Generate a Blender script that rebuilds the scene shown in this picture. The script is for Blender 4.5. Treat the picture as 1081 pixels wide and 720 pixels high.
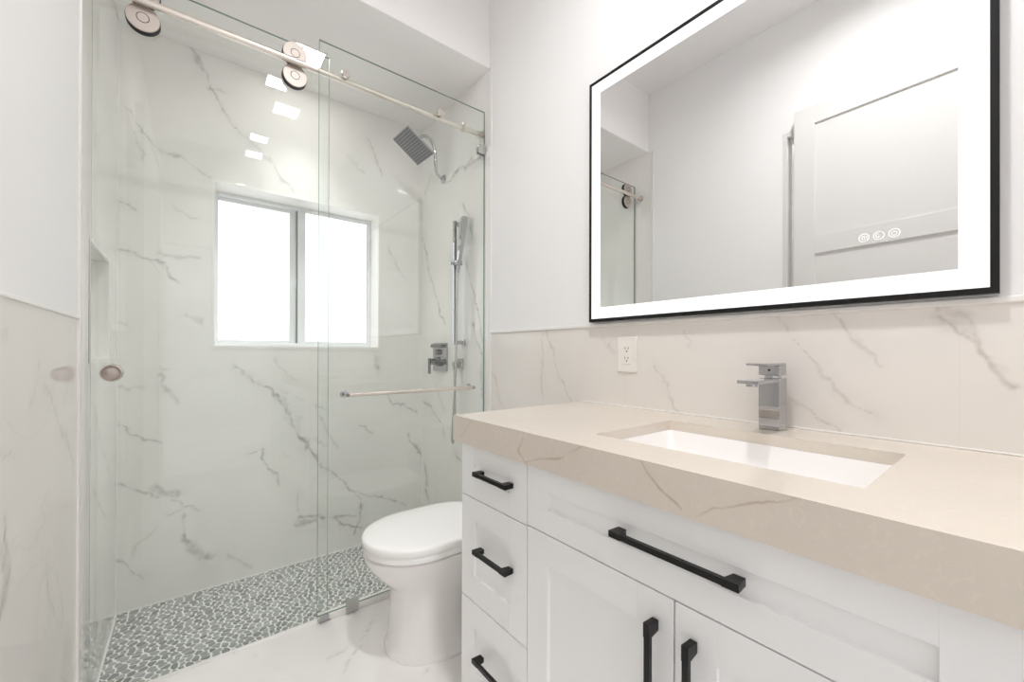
import bpy, bmesh, math, random
import numpy as np
from mathutils import Vector, Matrix

# ---------------------------------------------------------------- scene, camera, light
for o in list(bpy.data.objects):
    bpy.data.objects.remove(o, do_unlink=True)
SC = bpy.context.scene
COL = SC.collection
CAM_Z = 1.1225
F_PX, YAW, PITCH, ROLL, SHIFT = 431.5, .6683, .0024, .0027, 11.0
cd = bpy.data.cameras.new('camera')
cd.sensor_fit = 'HORIZONTAL'
cd.sensor_width = 36.0
cd.lens = F_PX / 1081 * 36.0
cd.shift_y = SHIFT / 1081
cd.clip_start = .01
cam = bpy.data.objects.new('camera', cd)
COL.objects.link(cam)
fwd = Vector((math.sin(YAW) * math.cos(PITCH), math.cos(YAW) * math.cos(PITCH), math.sin(PITCH)))
r0 = Vector((math.cos(YAW), -math.sin(YAW), 0))
u0 = r0.cross(fwd)
rt = math.cos(ROLL) * r0 + math.sin(ROLL) * u0
up = -math.sin(ROLL) * r0 + math.cos(ROLL) * u0
M4 = Matrix((rt, up, -fwd)).transposed().to_4x4()
M4.translation = Vector((0, 0, CAM_Z))
cam.matrix_world = M4
SC.camera = cam

SC.view_settings.view_transform = 'Standard'
SC.view_settings.look = 'None'
SC.view_settings.gamma = 1
SC.view_settings.use_curve_mapping = False
SC.view_settings.exposure = 1.1
cy = SC.cycles
cy.use_denoising = True
cy.max_bounces = 14
cy.diffuse_bounces = 7
cy.glossy_bounces = 6
cy.transmission_bounces = 8
cy.transparent_max_bounces = 24
cy.caustics_reflective = False
cy.caustics_refractive = False
cy.sample_clamp_indirect = 6.0

world = bpy.data.worlds.new('world')
SC.world = world
world.use_nodes = True
world.node_tree.nodes['Background'].inputs[0].default_value = (.8, .88, 1, 1)
world.node_tree.nodes['Background'].inputs[1].default_value = .3

LIGHT_MAIN = 7.3      # watts of each square ceiling light
LIGHT_SHOWER = 1.2
LED_STRENGTH = .62     # mirror band
WINDOW_STRENGTH = .7
HALL_FILL = 4.0  # added lamp, keeps the visible sliver of passage from going dark
ROOM_FILL = 15.0      # unseen fill lamp added in a made-up room behind the camera

# ---------------------------------------------------------------- key dimensions (metres)
XR = 1.25        # vanity wall
XL = -.2588      # left wall
YG = 1.827       # fixed glass, middle of its thickness
YB = 2.575       # shower back wall
YE = 1.765       # where shower tile begins
YF = -1.0        # wall behind the camera
ZC = 3.06        # ceiling
ZS = 2.63        # shower ceiling
ZP = -.0775      # shower floor
ZT = 1.222       # top of the tile wainscot


def lin(c):
    return tuple((x / 12.92 if x <= .04045 else ((x + .055) / 1.055) ** 2.4) for x in c)


def rgb(r, g, b):
    return lin((r / 255, g / 255, b / 255)) + (1,)


# ---------------------------------------------------------------- materials
def new_mat(name):
    m = bpy.data.materials.new(name)
    m.use_nodes = True
    nt = m.node_tree
    for n in list(nt.nodes):
        nt.nodes.remove(n)
    out = nt.nodes.new('ShaderNodeOutputMaterial')
    return m, nt, out


def pbr(name, col, rough=.5, metal=0, spec=.5, noise=0, nscale=8, bump=0, bscale=60, coat=0):
    m, nt, out = new_mat(name)
    b = nt.nodes.new('ShaderNodeBsdfPrincipled')
    b.inputs['Base Color'].default_value = col
    b.inputs['Roughness'].default_value = rough
    b.inputs['Metallic'].default_value = metal
    b.inputs['Specular IOR Level'].default_value = spec
    b.inputs['Coat Weight'].default_value = coat
    tc = nt.nodes.new('ShaderNodeTexCoord')
    if noise:
        n = nt.nodes.new('ShaderNodeTexNoise')
        n.inputs['Scale'].default_value = nscale
        n.inputs['Detail'].default_value = 4
        nt.links.new(tc.outputs['Object'], n.inputs['Vector'])
        mx = nt.nodes.new('ShaderNodeMix')
        mx.data_type = 'RGBA'
        nt.links.new(n.outputs['Fac'], mx.inputs[0])
        mx.inputs[6].default_value = tuple(c * (1 - noise) for c in col[:3]) + (1,)
        mx.inputs[7].default_value = tuple(min(1, c * (1 + noise)) for c in col[:3]) + (1,)
        nt.links.new(mx.outputs[2], b.inputs['Base Color'])
    if bump:
        n = nt.nodes.new('ShaderNodeTexNoise')
        n.inputs['Scale'].default_value = bscale
        n.inputs['Detail'].default_value = 3
        nt.links.new(tc.outputs['Object'], n.inputs['Vector'])
        bp = nt.nodes.new('ShaderNodeBump')
        bp.inputs['Strength'].default_value = bump
        bp.inputs['Distance'].default_value = .002
        nt.links.new(n.outputs['Fac'], bp.inputs['Height'])
        nt.links.new(bp.outputs['Normal'], b.inputs['Normal'])
    nt.links.new(b.outputs[0], out.inputs[0])
    return m


def emit(name, col, strength):
    m, nt, out = new_mat(name)
    e = nt.nodes.new('ShaderNodeEmission')
    e.inputs[0].default_value = col
    e.inputs[1].default_value = strength
    nt.links.new(e.outputs[0], out.inputs[0])
    return m


def glass_mat(name, tint):
    """clear panel: see-through body with a tinted fresnel reflection on each face"""
    m, nt, out = new_mat(name)
    t = nt.nodes.new('ShaderNodeBsdfTransparent')
    t.inputs[0].default_value = tint
    g = nt.nodes.new('ShaderNodeBsdfGlossy')
    g.inputs['Roughness'].default_value = 0
    g.inputs[0].default_value = (1, 1, 1, 1)
    # schlick reflection on the face the light meets first
    lw = nt.nodes.new('ShaderNodeLayerWeight')
    lw.inputs[0].default_value = .5
    pw = nt.nodes.new('ShaderNodeMath')
    pw.operation = 'POWER'
    pw.inputs[1].default_value = 5
    nt.links.new(lw.outputs['Facing'], pw.inputs[0])
    ma = nt.nodes.new('ShaderNodeMath')
    ma.operation = 'MULTIPLY_ADD'
    ma.inputs[1].default_value = .93
    ma.inputs[2].default_value = .07
    nt.links.new(pw.outputs[0], ma.inputs[0])
    ge = nt.nodes.new('ShaderNodeNewGeometry')
    iv = nt.nodes.new('ShaderNodeMath')
    iv.operation = 'SUBTRACT'
    iv.inputs[0].default_value = 1
    nt.links.new(ge.outputs['Backfacing'], iv.inputs[1])
    f = nt.nodes.new('ShaderNodeMath')
    f.operation = 'MULTIPLY'
    nt.links.new(ma.outputs[0], f.inputs[0])
    nt.links.new(iv.outputs[0], f.inputs[1])
    mx = nt.nodes.new('ShaderNodeMixShader')
    nt.links.new(f.outputs[0], mx.inputs[0])
    nt.links.new(t.outputs[0], mx.inputs[1])
    nt.links.new(g.outputs[0], mx.inputs[2])
    nt.links.new(mx.outputs[0], out.inputs[0])
    return m


def marble(name, base, vein, rough, cloud=.03, fine=.08, seam=(.7, .69, .66, 1), spec=.5, speck=0, vein_gain=.75):
    """polished stone: the mesh carries where its big veins run, nodes add clouding and hairlines"""
    m, nt, out = new_mat(name)
    N, L = nt.nodes.new, nt.links.new
    b = N('ShaderNodeBsdfPrincipled')
    b.inputs['Roughness'].default_value = rough
    b.inputs['Specular IOR Level'].default_value = spec
    tc = N('ShaderNodeTexCoord')

    def noise(scale, detail, dist=0):
        n = N('ShaderNodeTexNoise')
        n.inputs['Scale'].default_value = scale
        n.inputs['Detail'].default_value = detail
        n.inputs['Distortion'].default_value = dist
        L(tc.outputs['Object'], n.inputs['Vector'])
        return n.outputs['Fac']

    def math_(op, a, c=None, clamp=False):
        n = N('ShaderNodeMath')
        n.operation = op
        n.use_clamp = clamp
        for i, v in enumerate((a, c)):
            if v is None:
                continue
            if isinstance(v, (int, float)):
                n.inputs[i].default_value = v
            else:
                L(v, n.inputs[i])
        return n.outputs[0]

    def ramp(v, a, c):
        n = N('ShaderNodeMapRange')
        n.inputs[1].default_value = a
        n.inputs[2].default_value = c
        L(v, n.inputs[0])
        return n.outputs[0]

    def mix(f, a, c):
        n = N('ShaderNodeMix')
        n.data_type = 'RGBA'
        for i, v in ((0, f), (6, a), (7, c)):
            if isinstance(v, tuple):
                n.inputs[i].default_value = v
            else:
                L(v, n.inputs[i])
        return n.outputs[2]
    c = mix(ramp(noise(2.2, 5), .3, .7), tuple(x * (1 - cloud) for x in base[:3]) + (1,), tuple(min(1, x * (1 + cloud)) for x in base[:3]) + (1,))
    # hairline veins in a few places
    d = math_('ABSOLUTE', math_('SUBTRACT', noise(1.7, 6, 1.2), .5))
    hair = math_('MULTIPLY', math_('MULTIPLY', ramp(d, .012, 0), ramp(noise(1.3, 2), .5, .68)), fine)
    c = mix(hair, c, vein)
    at = N('ShaderNodeAttribute')
    at.attribute_name = 'vein'
    brk = ramp(noise(26, 5, .6), .25, .6)
    big = math_('MULTIPLY', math_('MULTIPLY', at.outputs['Fac'], math_('ADD', math_('MULTIPLY', brk, .85), .15)), vein_gain, True)
    c = mix(big, c, vein)
    if speck:
        s1 = ramp(noise(42, 4, 2.5), .56, .66)
        c = mix(math_('MULTIPLY', s1, speck), c, tuple(min(1, x * 1.35) for x in base[:3]) + (1,))
        s2 = ramp(noise(23, 5, 1.2), .60, .72)
        c = mix(math_('MULTIPLY', s2, speck), c, tuple(x * .72 for x in base[:3]) + (1,))
    at2 = N('ShaderNodeAttribute')
    at2.attribute_name = 'seam'
    c = mix(math_('MULTIPLY', at2.outputs['Fac'], .4), c, seam)
    L(c, b.inputs['Base Color'])
    L(b.outputs[0], out.inputs[0])
    return m


MT = {}
MT['paint'] = pbr('wall_paint', rgb(244, 243, 243), .55, spec=.3, noise=.012, nscale=3, bump=.05, bscale=180)
MT['ceiling'] = pbr('ceiling_paint', rgb(246, 244, 243), .7, spec=.2, bump=.05, bscale=150)
MT['tile'] = marble('marble_wall_tile', rgb(233, 228, 223), rgb(150, 141, 132), .06)
MT['shower_tile'] = marble('marble_shower_tile', rgb(239, 237, 234), rgb(120, 119, 116), .02, vein_gain=.95, fine=.04)
MT['floor_tile'] = marble('marble_floor_tile', rgb(238, 235, 233), rgb(150, 142, 136), .06)
MT['quartz'] = marble('beige_quartz', rgb(222, 212, 200), rgb(158, 134, 108), .12, cloud=.04, fine=.06, speck=.10, vein_gain=.9)
MT['trim_white'] = pbr('white_trim', rgb(238, 236, 233), .3, noise=.01)
MT['grout'] = pbr('pale_grout', rgb(246, 245, 241), .85, spec=.2, noise=.05, nscale=40, bump=.3, bscale=200)
MT['cabinet'] = pbr('white_lacquer', rgb(246, 246, 246), .35, spec=.4, noise=.008, nscale=5)
MT['black'] = pbr('matte_black_metal', rgb(24, 23, 22), .38, metal=.4, noise=.1, nscale=30)
MT['rubber'] = pbr('black_rubber', rgb(16, 15, 15), .6, noise=.1)
MT['chrome'] = pbr('chrome', (.50, .50, .515, 1), .04, metal=1, noise=.01)
MT['nickel'] = pbr('polished_nickel', (.66, .60, .56, 1), .14, metal=1, noise=.01)
MT['bar_nickel'] = pbr('bar_nickel', (.80, .74, .68, 1), .24, metal=1, noise=.02)
MT['chrome_dark_refl'] = pbr('chrome_dark_reflections', (.26, .27, .275, 1), .08, metal=1, noise=.02)  # chrome with the valve's dark reflections put into its colour
MT['satin'] = pbr('satin_nickel', (.56, .50, .46, 1), .5, metal=.85, noise=.02)
MT['brushed'] = pbr('brushed_steel', (.58, .58, .57, 1), .25, metal=1, noise=.05, nscale=60)
MT['nozzle'] = pbr('shower_face', rgb(112, 112, 114), .4, metal=.2, noise=.08, nscale=60)
MT['nozzle_dark'] = pbr('nozzle_rubber', rgb(36, 36, 38), .5, noise=.08)
MT['porcelain'] = pbr('porcelain', rgb(240, 237, 235), .06, spec=.6, noise=.005)
MT['seat'] = pbr('seat_plastic', rgb(243, 242, 240), .16, spec=.5, noise=.004)
MT['basin'] = pbr('basin_ceramic', rgb(248, 245, 243), .1, noise=.004)
MT['outlet'] = pbr('outlet_plastic', rgb(240, 235, 230), .3, noise=.006)
MT['slot'] = pbr('outlet_slot', rgb(60, 56, 52), .6, noise=.05)
MT['vinyl'] = pbr('window_vinyl', rgb(232, 234, 235), .35, noise=.008)
MT['gap'] = pbr('window_shadow_gap', rgb(120, 122, 122), .6, noise=.03)  # grey painted for the shade between the two sashes
MT['door'] = pbr('door_lacquer', rgb(226, 224, 222), .4, spec=.35, noise=.008)
MT['mirror'] = pbr('silvered_mirror', (.85, .85, .845, 1), 0.0, metal=1)
MT['led'] = emit('led_band', (1, .99, .98, 1), LED_STRENGTH)
MT['icon'] = emit('touch_icon', (1, .98, .96, 1), .62)
MT['pane'] = emit('frosted_daylight', (.985, .995, 1, 1), WINDOW_STRENGTH)
MT['glass'] = glass_mat('clear_glass', (.974, .989, .979, 1))
MT['glass_edge'] = pbr('glass_edge', rgb(112, 132, 124), .15, noise=.03)
MT['lamp_face'] = emit('lamp_diffuser', (1, .97, .93, 1), 14.0)


def pebble_mat():
    m, nt, out = new_mat('sliced_pebbles')
    N, L = nt.nodes.new, nt.links.new
    b = N('ShaderNodeBsdfPrincipled')
    b.inputs['Roughness'].default_value = .5
    g = N('ShaderNodeNewGeometry')
    cr = N('ShaderNodeValToRGB')
    cr.color_ramp.elements[0].color = rgb(124, 127, 124)
    cr.color_ramp.elements[1].color = rgb(168, 171, 167)
    L(g.outputs['Random Per Island'], cr.inputs[0])
    tc = N('ShaderNodeTexCoord')
    n = N('ShaderNodeTexNoise')
    n.inputs['Scale'].default_value = 55
    n.inputs['Detail'].default_value = 4
    L(tc.outputs['Object'], n.inputs['Vector'])
    mx = N('ShaderNodeMix')
    mx.data_type = 'RGBA'
    mx.blend_type = 'MULTIPLY'
    mx.inputs[0].default_value = .3
    L(cr.outputs[0], mx.inputs[6])
    L(n.outputs['Color'], mx.inputs[7])
    hs = N('ShaderNodeHueSaturation')
    hs.inputs['Saturation'].default_value = .4
    hs.inputs['Value'].default_value = 1.35
    L(mx.outputs[2], hs.inputs['Color'])
    L(hs.outputs[0], b.inputs['Base Color'])
    L(b.outputs[0], out.inputs[0])
    return m


MT['pebble'] = pebble_mat()


# ---------------------------------------------------------------- mesh helpers
def obj(name, bm, mats, parent=None, smooth=False, angle=35):
    me = bpy.data.meshes.new(name)
    bm.to_mesh(me)
    bm.free()
    for m in (mats if isinstance(mats, (list, tuple)) else [mats]):
        me.materials.append(MT[m])
    if smooth:
        me.polygons.foreach_set('use_smooth', [True] * len(me.polygons))
        me.set_sharp_from_angle(angle=math.radians(angle))
    o = bpy.data.objects.new(name, me)
    COL.objects.link(o)
    if parent:
        o.parent = parent
        o.matrix_parent_inverse = parent.matrix_world.inverted()
    return o


def root(name, label, cat, loc=(0, 0, 0), group=None):
    o = bpy.data.objects.new(name, None)
    COL.objects.link(o)
    o.location = loc
    o.matrix_world = Matrix.Translation(loc)
    o.empty_display_size = .05
    o['label'] = label
    o['category'] = cat
    if group:
        o['group'] = group
    return o


def tag(o, label, cat, group=None):
    o['label'] = label
    o['category'] = cat
    if group:
        o['group'] = group
    return o


def struct(o):
    o['kind'] = 'structure'
    return o


def merge(dst, src, mat_index=None):
    if mat_index is not None:
        for f in src.faces:
            f.material_index = mat_index
    me = bpy.data.meshes.new('tmp')
    src.to_mesh(me)
    src.free()
    dst.from_mesh(me)
    bpy.data.meshes.remove(me)


def box(bm, x0, x1, y0, y1, z0, z1, bev=0, seg=2, mi=0, rot=None):
    b = bmesh.new()
    v = [b.verts.new((x, y, z)) for x in (x0, x1) for y in (y0, y1) for z in (z0, z1)]
    for f in ((0, 1, 3, 2), (4, 6, 7, 5), (0, 4, 5, 1), (2, 3, 7, 6), (0, 2, 6, 4), (1, 5, 7, 3)):
        b.faces.new([v[i] for i in f])
    bmesh.ops.recalc_face_normals(b, faces=b.faces)
    if bev:
        bmesh.ops.bevel(b, geom=list(b.edges), offset=bev, segments=seg, affect='EDGES', profile=.5)
    if rot is not None:
        bmesh.ops.transform(b, matrix=rot, verts=b.verts)
    merge(bm, b, mi)
    return bm


def B(*a, **k):
    return box(bmesh.new(), *a, **k)


def ring_loft(bm, rings, cap=(True, True), mi=0, closed=False):
    b = bmesh.new()
    R = [[b.verts.new(p) for p in r] for r in rings]
    n = len(rings[0])
    k = len(R)
    for i in range(k if closed else k - 1):
        r0_, r1_ = R[i], R[(i + 1) % k]
        for j in range(n):
            b.faces.new((r0_[j], r0_[(j + 1) % n], r1_[(j + 1) % n], r1_[j]))
    if not closed:
        if cap[0]:
            b.faces.new(R[0][::-1])
        if cap[1]:
            b.faces.new(R[-1])
    bmesh.ops.recalc_face_normals(b, faces=b.faces)
    merge(bm, b, mi)
    return bm


def frame_of(t):
    t = t.normalized()
    a = Vector((0, 0, 1)) if abs(t.z) < .9 else Vector((1, 0, 0))
    u = t.cross(a).normalized()
    return u, t.cross(u).normalized()


def tube(bm, pts, r, n=16, mi=0, square=False):
    pts = [Vector(p) for p in pts]
    rs = r if isinstance(r, (list, tuple)) else [r] * len(pts)
    rings = []
    u = None
    for i, p in enumerate(pts):
        t = (pts[min(i + 1, len(pts) - 1)] - pts[max(i - 1, 0)]).normalized()
        if u is None:
            u, w = frame_of(t)
        else:
            u = (u - t * u.dot(t)).normalized()
            w = t.cross(u)
        if square:
            rings.append([p + rs[i] * (a * u + c * w) for a, c in ((1, 1), (-1, 1), (-1, -1), (1, -1))])
        else:
            rings.append([p + rs[i] * (math.cos(k * 2 * math.pi / n) * u + math.sin(k * 2 * math.pi / n) * w) for k in range(n)])
    return ring_loft(bm, rings, mi=mi)


def lathe(bm, c, axis, prof, n=40, mi=0):
    """prof: (distance along axis, radius)"""
    c, t = Vector(c), Vector(axis).normalized()
    u, w = frame_of(t)
    rings = [[c + t * d + max(r, 1e-4) * (math.cos(k * 2 * math.pi / n) * u + math.sin(k * 2 * math.pi / n) * w) for k in range(n)] for d, r in prof]
    return ring_loft(bm, rings, mi=mi)


def disc(bm, c, axis, r, h, bev=.001, n=40, mi=0):
    return lathe(bm, c, axis, [(0, r - bev), (bev, r), (h - bev, r), (h, r - bev)], n, mi)


def torus_ring(bm, c, axis, R, r, n=40, k=8, mi=0):
    c, t = Vector(c), Vector(axis).normalized()
    u, w = frame_of(t)
    rings = []
    for i in range(n):
        a = i * 2 * math.pi / n
        d = math.cos(a) * u + math.sin(a) * w
        rings.append([c + d * (R + r * math.cos(j * 2 * math.pi / k)) + t * r * math.sin(j * 2 * math.pi / k) for j in range(k)])
    return ring_loft(bm, rings, mi=mi, closed=True)


def catmull(pts, n=8):
    P = [Vector(p) for p in pts]
    P = [2 * P[0] - P[1]] + P + [2 * P[-1] - P[-2]]
    out = []
    for i in range(1, len(P) - 2):
        for k in range(n):
            t = k / n
            a, b, c, d = P[i - 1:i + 3]
            out.append(.5 * (2 * b + (c - a) * t + (2 * a - 5 * b + 4 * c - d) * t * t + (3 * b - a - 3 * c + d) * t ** 3))
    out.append(P[-2])
    return out


# ---------------------------------------------------------------- stone slabs that carry their veins
_rng = np.random.default_rng(7)
_NT = _rng.random((64, 64))


def vnoise(x, y):
    xi, yi = np.floor(x).astype(int), np.floor(y).astype(int)
    fx, fy = x - xi, y - yi
    fx, fy = fx * fx * (3 - 2 * fx), fy * fy * (3 - 2 * fy)
    g = lambda i, j: _NT[i % 64, j % 64]
    return (g(xi, yi) * (1 - fx) + g(xi + 1, yi) * fx) * (1 - fy) + (g(xi, yi + 1) * (1 - fx) + g(xi + 1, yi + 1) * fx) * fy


def fbm(x, y, o=3):
    return sum((vnoise(x * 2 ** k + 17 * k, y * 2 ** k + 5 * k) - .5) * .5 ** k for k in range(o))


def vein_field(u, v, veins, warp=1.0, soft=.2):
    wu = u + warp * (.035 * fbm(u * 9, v * 9) + .012 * fbm(u * 42 + 3, v * 42))
    wv = v + warp * (.035 * fbm(u * 9 + 31, v * 9 + 11) + .012 * fbm(u * 42 + 9, v * 42 + 23))
    wmod = np.clip(.45 + 1.5 * (vnoise(u * 24 + 5, v * 24) - .1), .25, 1.7)
    A = np.zeros_like(u)
    for pts, w, s in veins:
        d = np.full_like(u, 9.0)
        for (x0, y0), (x1, y1) in zip(pts[:-1], pts[1:]):
            dx, dy = x1 - x0, y1 - y0
            t = np.clip(((wu - x0) * dx + (wv - y0) * dy) / (dx * dx + dy * dy + 1e-9), 0, 1)
            d = np.minimum(d, np.hypot(wu - x0 - t * dx, wv - y0 - t * dy))
        ww = .58 * w * wmod
        smear = soft * np.exp(-(d / (w * 3.2 + .006)) ** 2) * np.clip(vnoise(u * 14, v * 14 + 8) * 1.6 - .2, 0, 1)
        A = np.maximum(A, s * np.maximum(np.exp(-(d / ww) ** 2), smear))
    return A


def lines(a, b, step, stops=(), seams=()):
    c = set([round(a, 5), round(b, 5)] + [round(s, 5) for s in stops if a < s < b])
    for s in seams:
        for e in (-.0014, 0, .0014):
            if a < s + e < b:
                c.add(round(s + e, 5))
    c = sorted(c)
    out = []
    for p, q in zip(c[:-1], c[1:]):
        n = max(1, int(math.ceil((q - p) / step - 1e-6)))
        out += [p + (q - p) * i / n for i in range(n)]
    return np.array(out + [c[-1]])


def slab(name, mp, u, v, veins, mat, holes=(), su=(), sv=(), step=.008, thick=None, parent=None, warp=1.0, soft=.2):
    """a tiled face: grid over u,v mapped by mp(u, v, depth); returns the object"""
    U = lines(u[0], u[1], step, [x for h in holes for x in h[:2]], su)
    V = lines(v[0], v[1], step, [x for h in holes for x in h[2:]], sv)
    gu, gv = np.meshgrid(U, V, indexing='ij')
    n, m = gu.shape
    idx = np.arange(n * m).reshape(n, m)
    cu, cv = (U[:-1] + U[1:]) / 2, (V[:-1] + V[1:]) / 2
    keep = np.ones((n - 1, m - 1), bool)
    for h in holes:
        keep &= ~(((cu > h[0]) & (cu < h[1]))[:, None] & ((cv > h[2]) & (cv < h[3]))[None, :])
    q = np.stack([idx[:-1, :-1], idx[1:, :-1], idx[1:, 1:], idx[:-1, 1:]], -1)[keep]
    co = np.stack(mp(gu.ravel(), gv.ravel(), 0.0), -1)
    nq = len(q)
    quads = [q]
    vein = vein_field(gu.ravel(), gv.ravel(), veins, warp, soft) if veins else np.zeros(n * m)
    seam = np.zeros(n * m)
    for s in su:
        seam[np.abs(gu.ravel() - s) < 1e-4] = 1
    for s in sv:
        seam[np.abs(gv.ravel() - s) < 1e-4] = 1
    if thick:
        per = [idx[i, 0] for i in range(n)] + [idx[n - 1, j] for j in range(1, m)] + [idx[i, m - 1] for i in range(n - 2, -1, -1)] + [idx[0, j] for j in range(m - 2, 0, -1)]
        per = np.array(per)
        pu, pv = gu.ravel()[per], gv.ravel()[per]
        co = np.concatenate([co, np.stack(mp(pu, pv, thick), -1)])
        b0 = n * m
        k = len(per)
        quads.append(np.array([(per[i], per[(i + 1) % k], b0 + (i + 1) % k, b0 + i) for i in range(k)]))
        vein = np.concatenate([vein, vein[per]])
        seam = np.concatenate([seam, seam[per] * 0])
    q = np.concatenate(quads)
    me = bpy.data.meshes.new(name)
    me.vertices.add(len(co))
    me.vertices.foreach_set('co', co.astype(np.float32).ravel())
    me.loops.add(q.size)
    me.loops.foreach_set('vertex_index', q.astype(np.int32).ravel())
    me.polygons.add(len(q))
    me.polygons.foreach_set('loop_start', np.arange(0, q.size, 4, dtype=np.int32))
    me.update(calc_edges=True)
    me.attributes.new('vein', 'FLOAT', 'POINT').data.foreach_set('value', vein.astype(np.float32))
    me.attributes.new('seam', 'FLOAT', 'POINT').data.foreach_set('value', seam.astype(np.float32))
    me.materials.append(MT[mat])
    o = bpy.data.objects.new(name, me)
    COL.objects.link(o)
    if parent:
        o.parent = parent
    return o


# where the large veins run on each face: (points, half width, strength)
V_BACK = [
 ([(-0.02,2.63),(0.04,2.57),(0.09,2.45),(0.17,2.32),(0.24,2.25),(0.3,2.18),(0.38,2.12),(0.46,2.04)],0.006,0.55),
 ([(-0.02,2.64),(0.04,2.54)],0.022,0.5),
 ([(0.08,2.46),(0.14,2.46)],0.012,0.3),
 ([(0.32,2.18),(0.41,2.08)],0.016,0.3),
 ([(-0.25,2.24),(-0.2,2.18),(-0.16,2.11),(-0.11,2.08),(-0.03,2.07),(0.08,2.01)],0.005,0.5),
 ([(-0.21,2.14),(-0.2,2.08),(-0.18,2.01)],0.005,0.3),
 ([(-0.26,1.81),(-0.21,1.78)],0.006,0.6),
 ([(-0.28,1.59),(-0.19,1.56),(-0.11,1.54),(-0.05,1.46)],0.006,0.6),
 ([(-0.11,1.58),(-0.02,1.57),(0.04,1.58)],0.02,0.4),
 ([(-0.05,1.83),(0.04,1.79)],0.01,0.3),
 ([(-0.02,1.31),(0.05,1.27)],0.02,0.3),
 ([(-0.27,1.26),(-0.24,1.23)],0.008,0.4),
 ([(-0.26,0.8),(-0.2,0.75),(-0.15,0.69),(-0.12,0.67)],0.005,0.65),
 ([(-0.26,0.53),(-0.17,0.47),(-0.11,0.44)],0.007,0.55),
 ([(-0.12,0.48),(-0.05,0.43)],0.022,0.5),
 ([(-0.07,0.4),(0.03,0.31)],0.006,0.5),
 ([(-0.08,0.34),(-0.0,0.35)],0.006,0.4),
 ([(-0.01,0.23),(0.03,0.13),(0.08,0.07)],0.022,0.6),
 ([(-0.03,0.32),(0.0,0.22)],0.006,0.45),
 ([(-0.26,0.18),(-0.19,0.1),(-0.16,0.05)],0.006,0.5),
 ([(-0.27,0.95),(-0.17,0.96)],0.015,0.3),
 ([(-0.12,1.0),(-0.03,0.87)],0.012,0.35),
 ([(0.16,0.05),(0.25,-0.04)],0.012,0.3),
 ([(0.18,1.05),(0.25,0.99)],0.014,0.35),
 ([(0.25,0.99),(0.36,0.91),(0.41,0.81),(0.46,0.69),(0.52,0.59),(0.59,0.48),(0.71,0.37),(0.8,0.26),(0.85,0.21),(0.85,0.09),(0.8,0.01)],0.008,0.75),
 ([(0.5,0.62),(0.53,0.56)],0.02,0.6),
 ([(0.41,0.84),(0.45,0.69)],0.02,0.35),
 ([(0.25,0.58),(0.32,0.6),(0.31,0.53),(0.36,0.44),(0.38,0.38)],0.009,0.65),
 ([(0.49,0.19),(0.6,0.16),(0.68,0.14),(0.82,0.12)],0.01,0.75),
 ([(0.49,0.15),(0.58,0.14)],0.024,0.6),
 ([(0.68,0.13),(0.78,0.06),(0.84,0.02)],0.009,0.7),
 ([(0.78,0.27),(0.91,0.23),(1.05,0.16),(1.14,0.1)],0.007,0.6),
 ([(0.83,0.67),(0.91,0.62)],0.008,0.5),
 ([(0.99,0.86),(1.03,0.77),(1.11,0.75),(1.22,0.71)],0.008,0.55),
 ([(0.92,1.1),(0.95,1.02)],0.02,0.4),
 ([(1.16,0.59),(1.17,0.52),(1.22,0.46),(1.26,0.38)],0.014,0.65),
 ([(0.86,2.49),(0.94,2.37),(0.96,2.24)],0.01,0.45),
 ([(0.75,2.31),(0.86,2.23)],0.006,0.3),
 ([(0.59,0.8),(0.64,0.68),(0.72,0.56)],0.008,0.4),
 ([(1.14,2.58),(1.21,2.55)],0.016,0.4),
 ([(1.02,1.82),(1.07,1.68),(1.14,1.6)],0.006,0.35),
 ([(0.48,0.32),(0.5,0.24)],0.012,0.3),
 ([(0.37,1.08),(0.42,1.0),(0.47,0.97)],0.006,0.3),
 ([(-0.2,0.16),(-0.17,0.24),(-0.14,0.28)],0.005,0.3),
]
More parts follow.
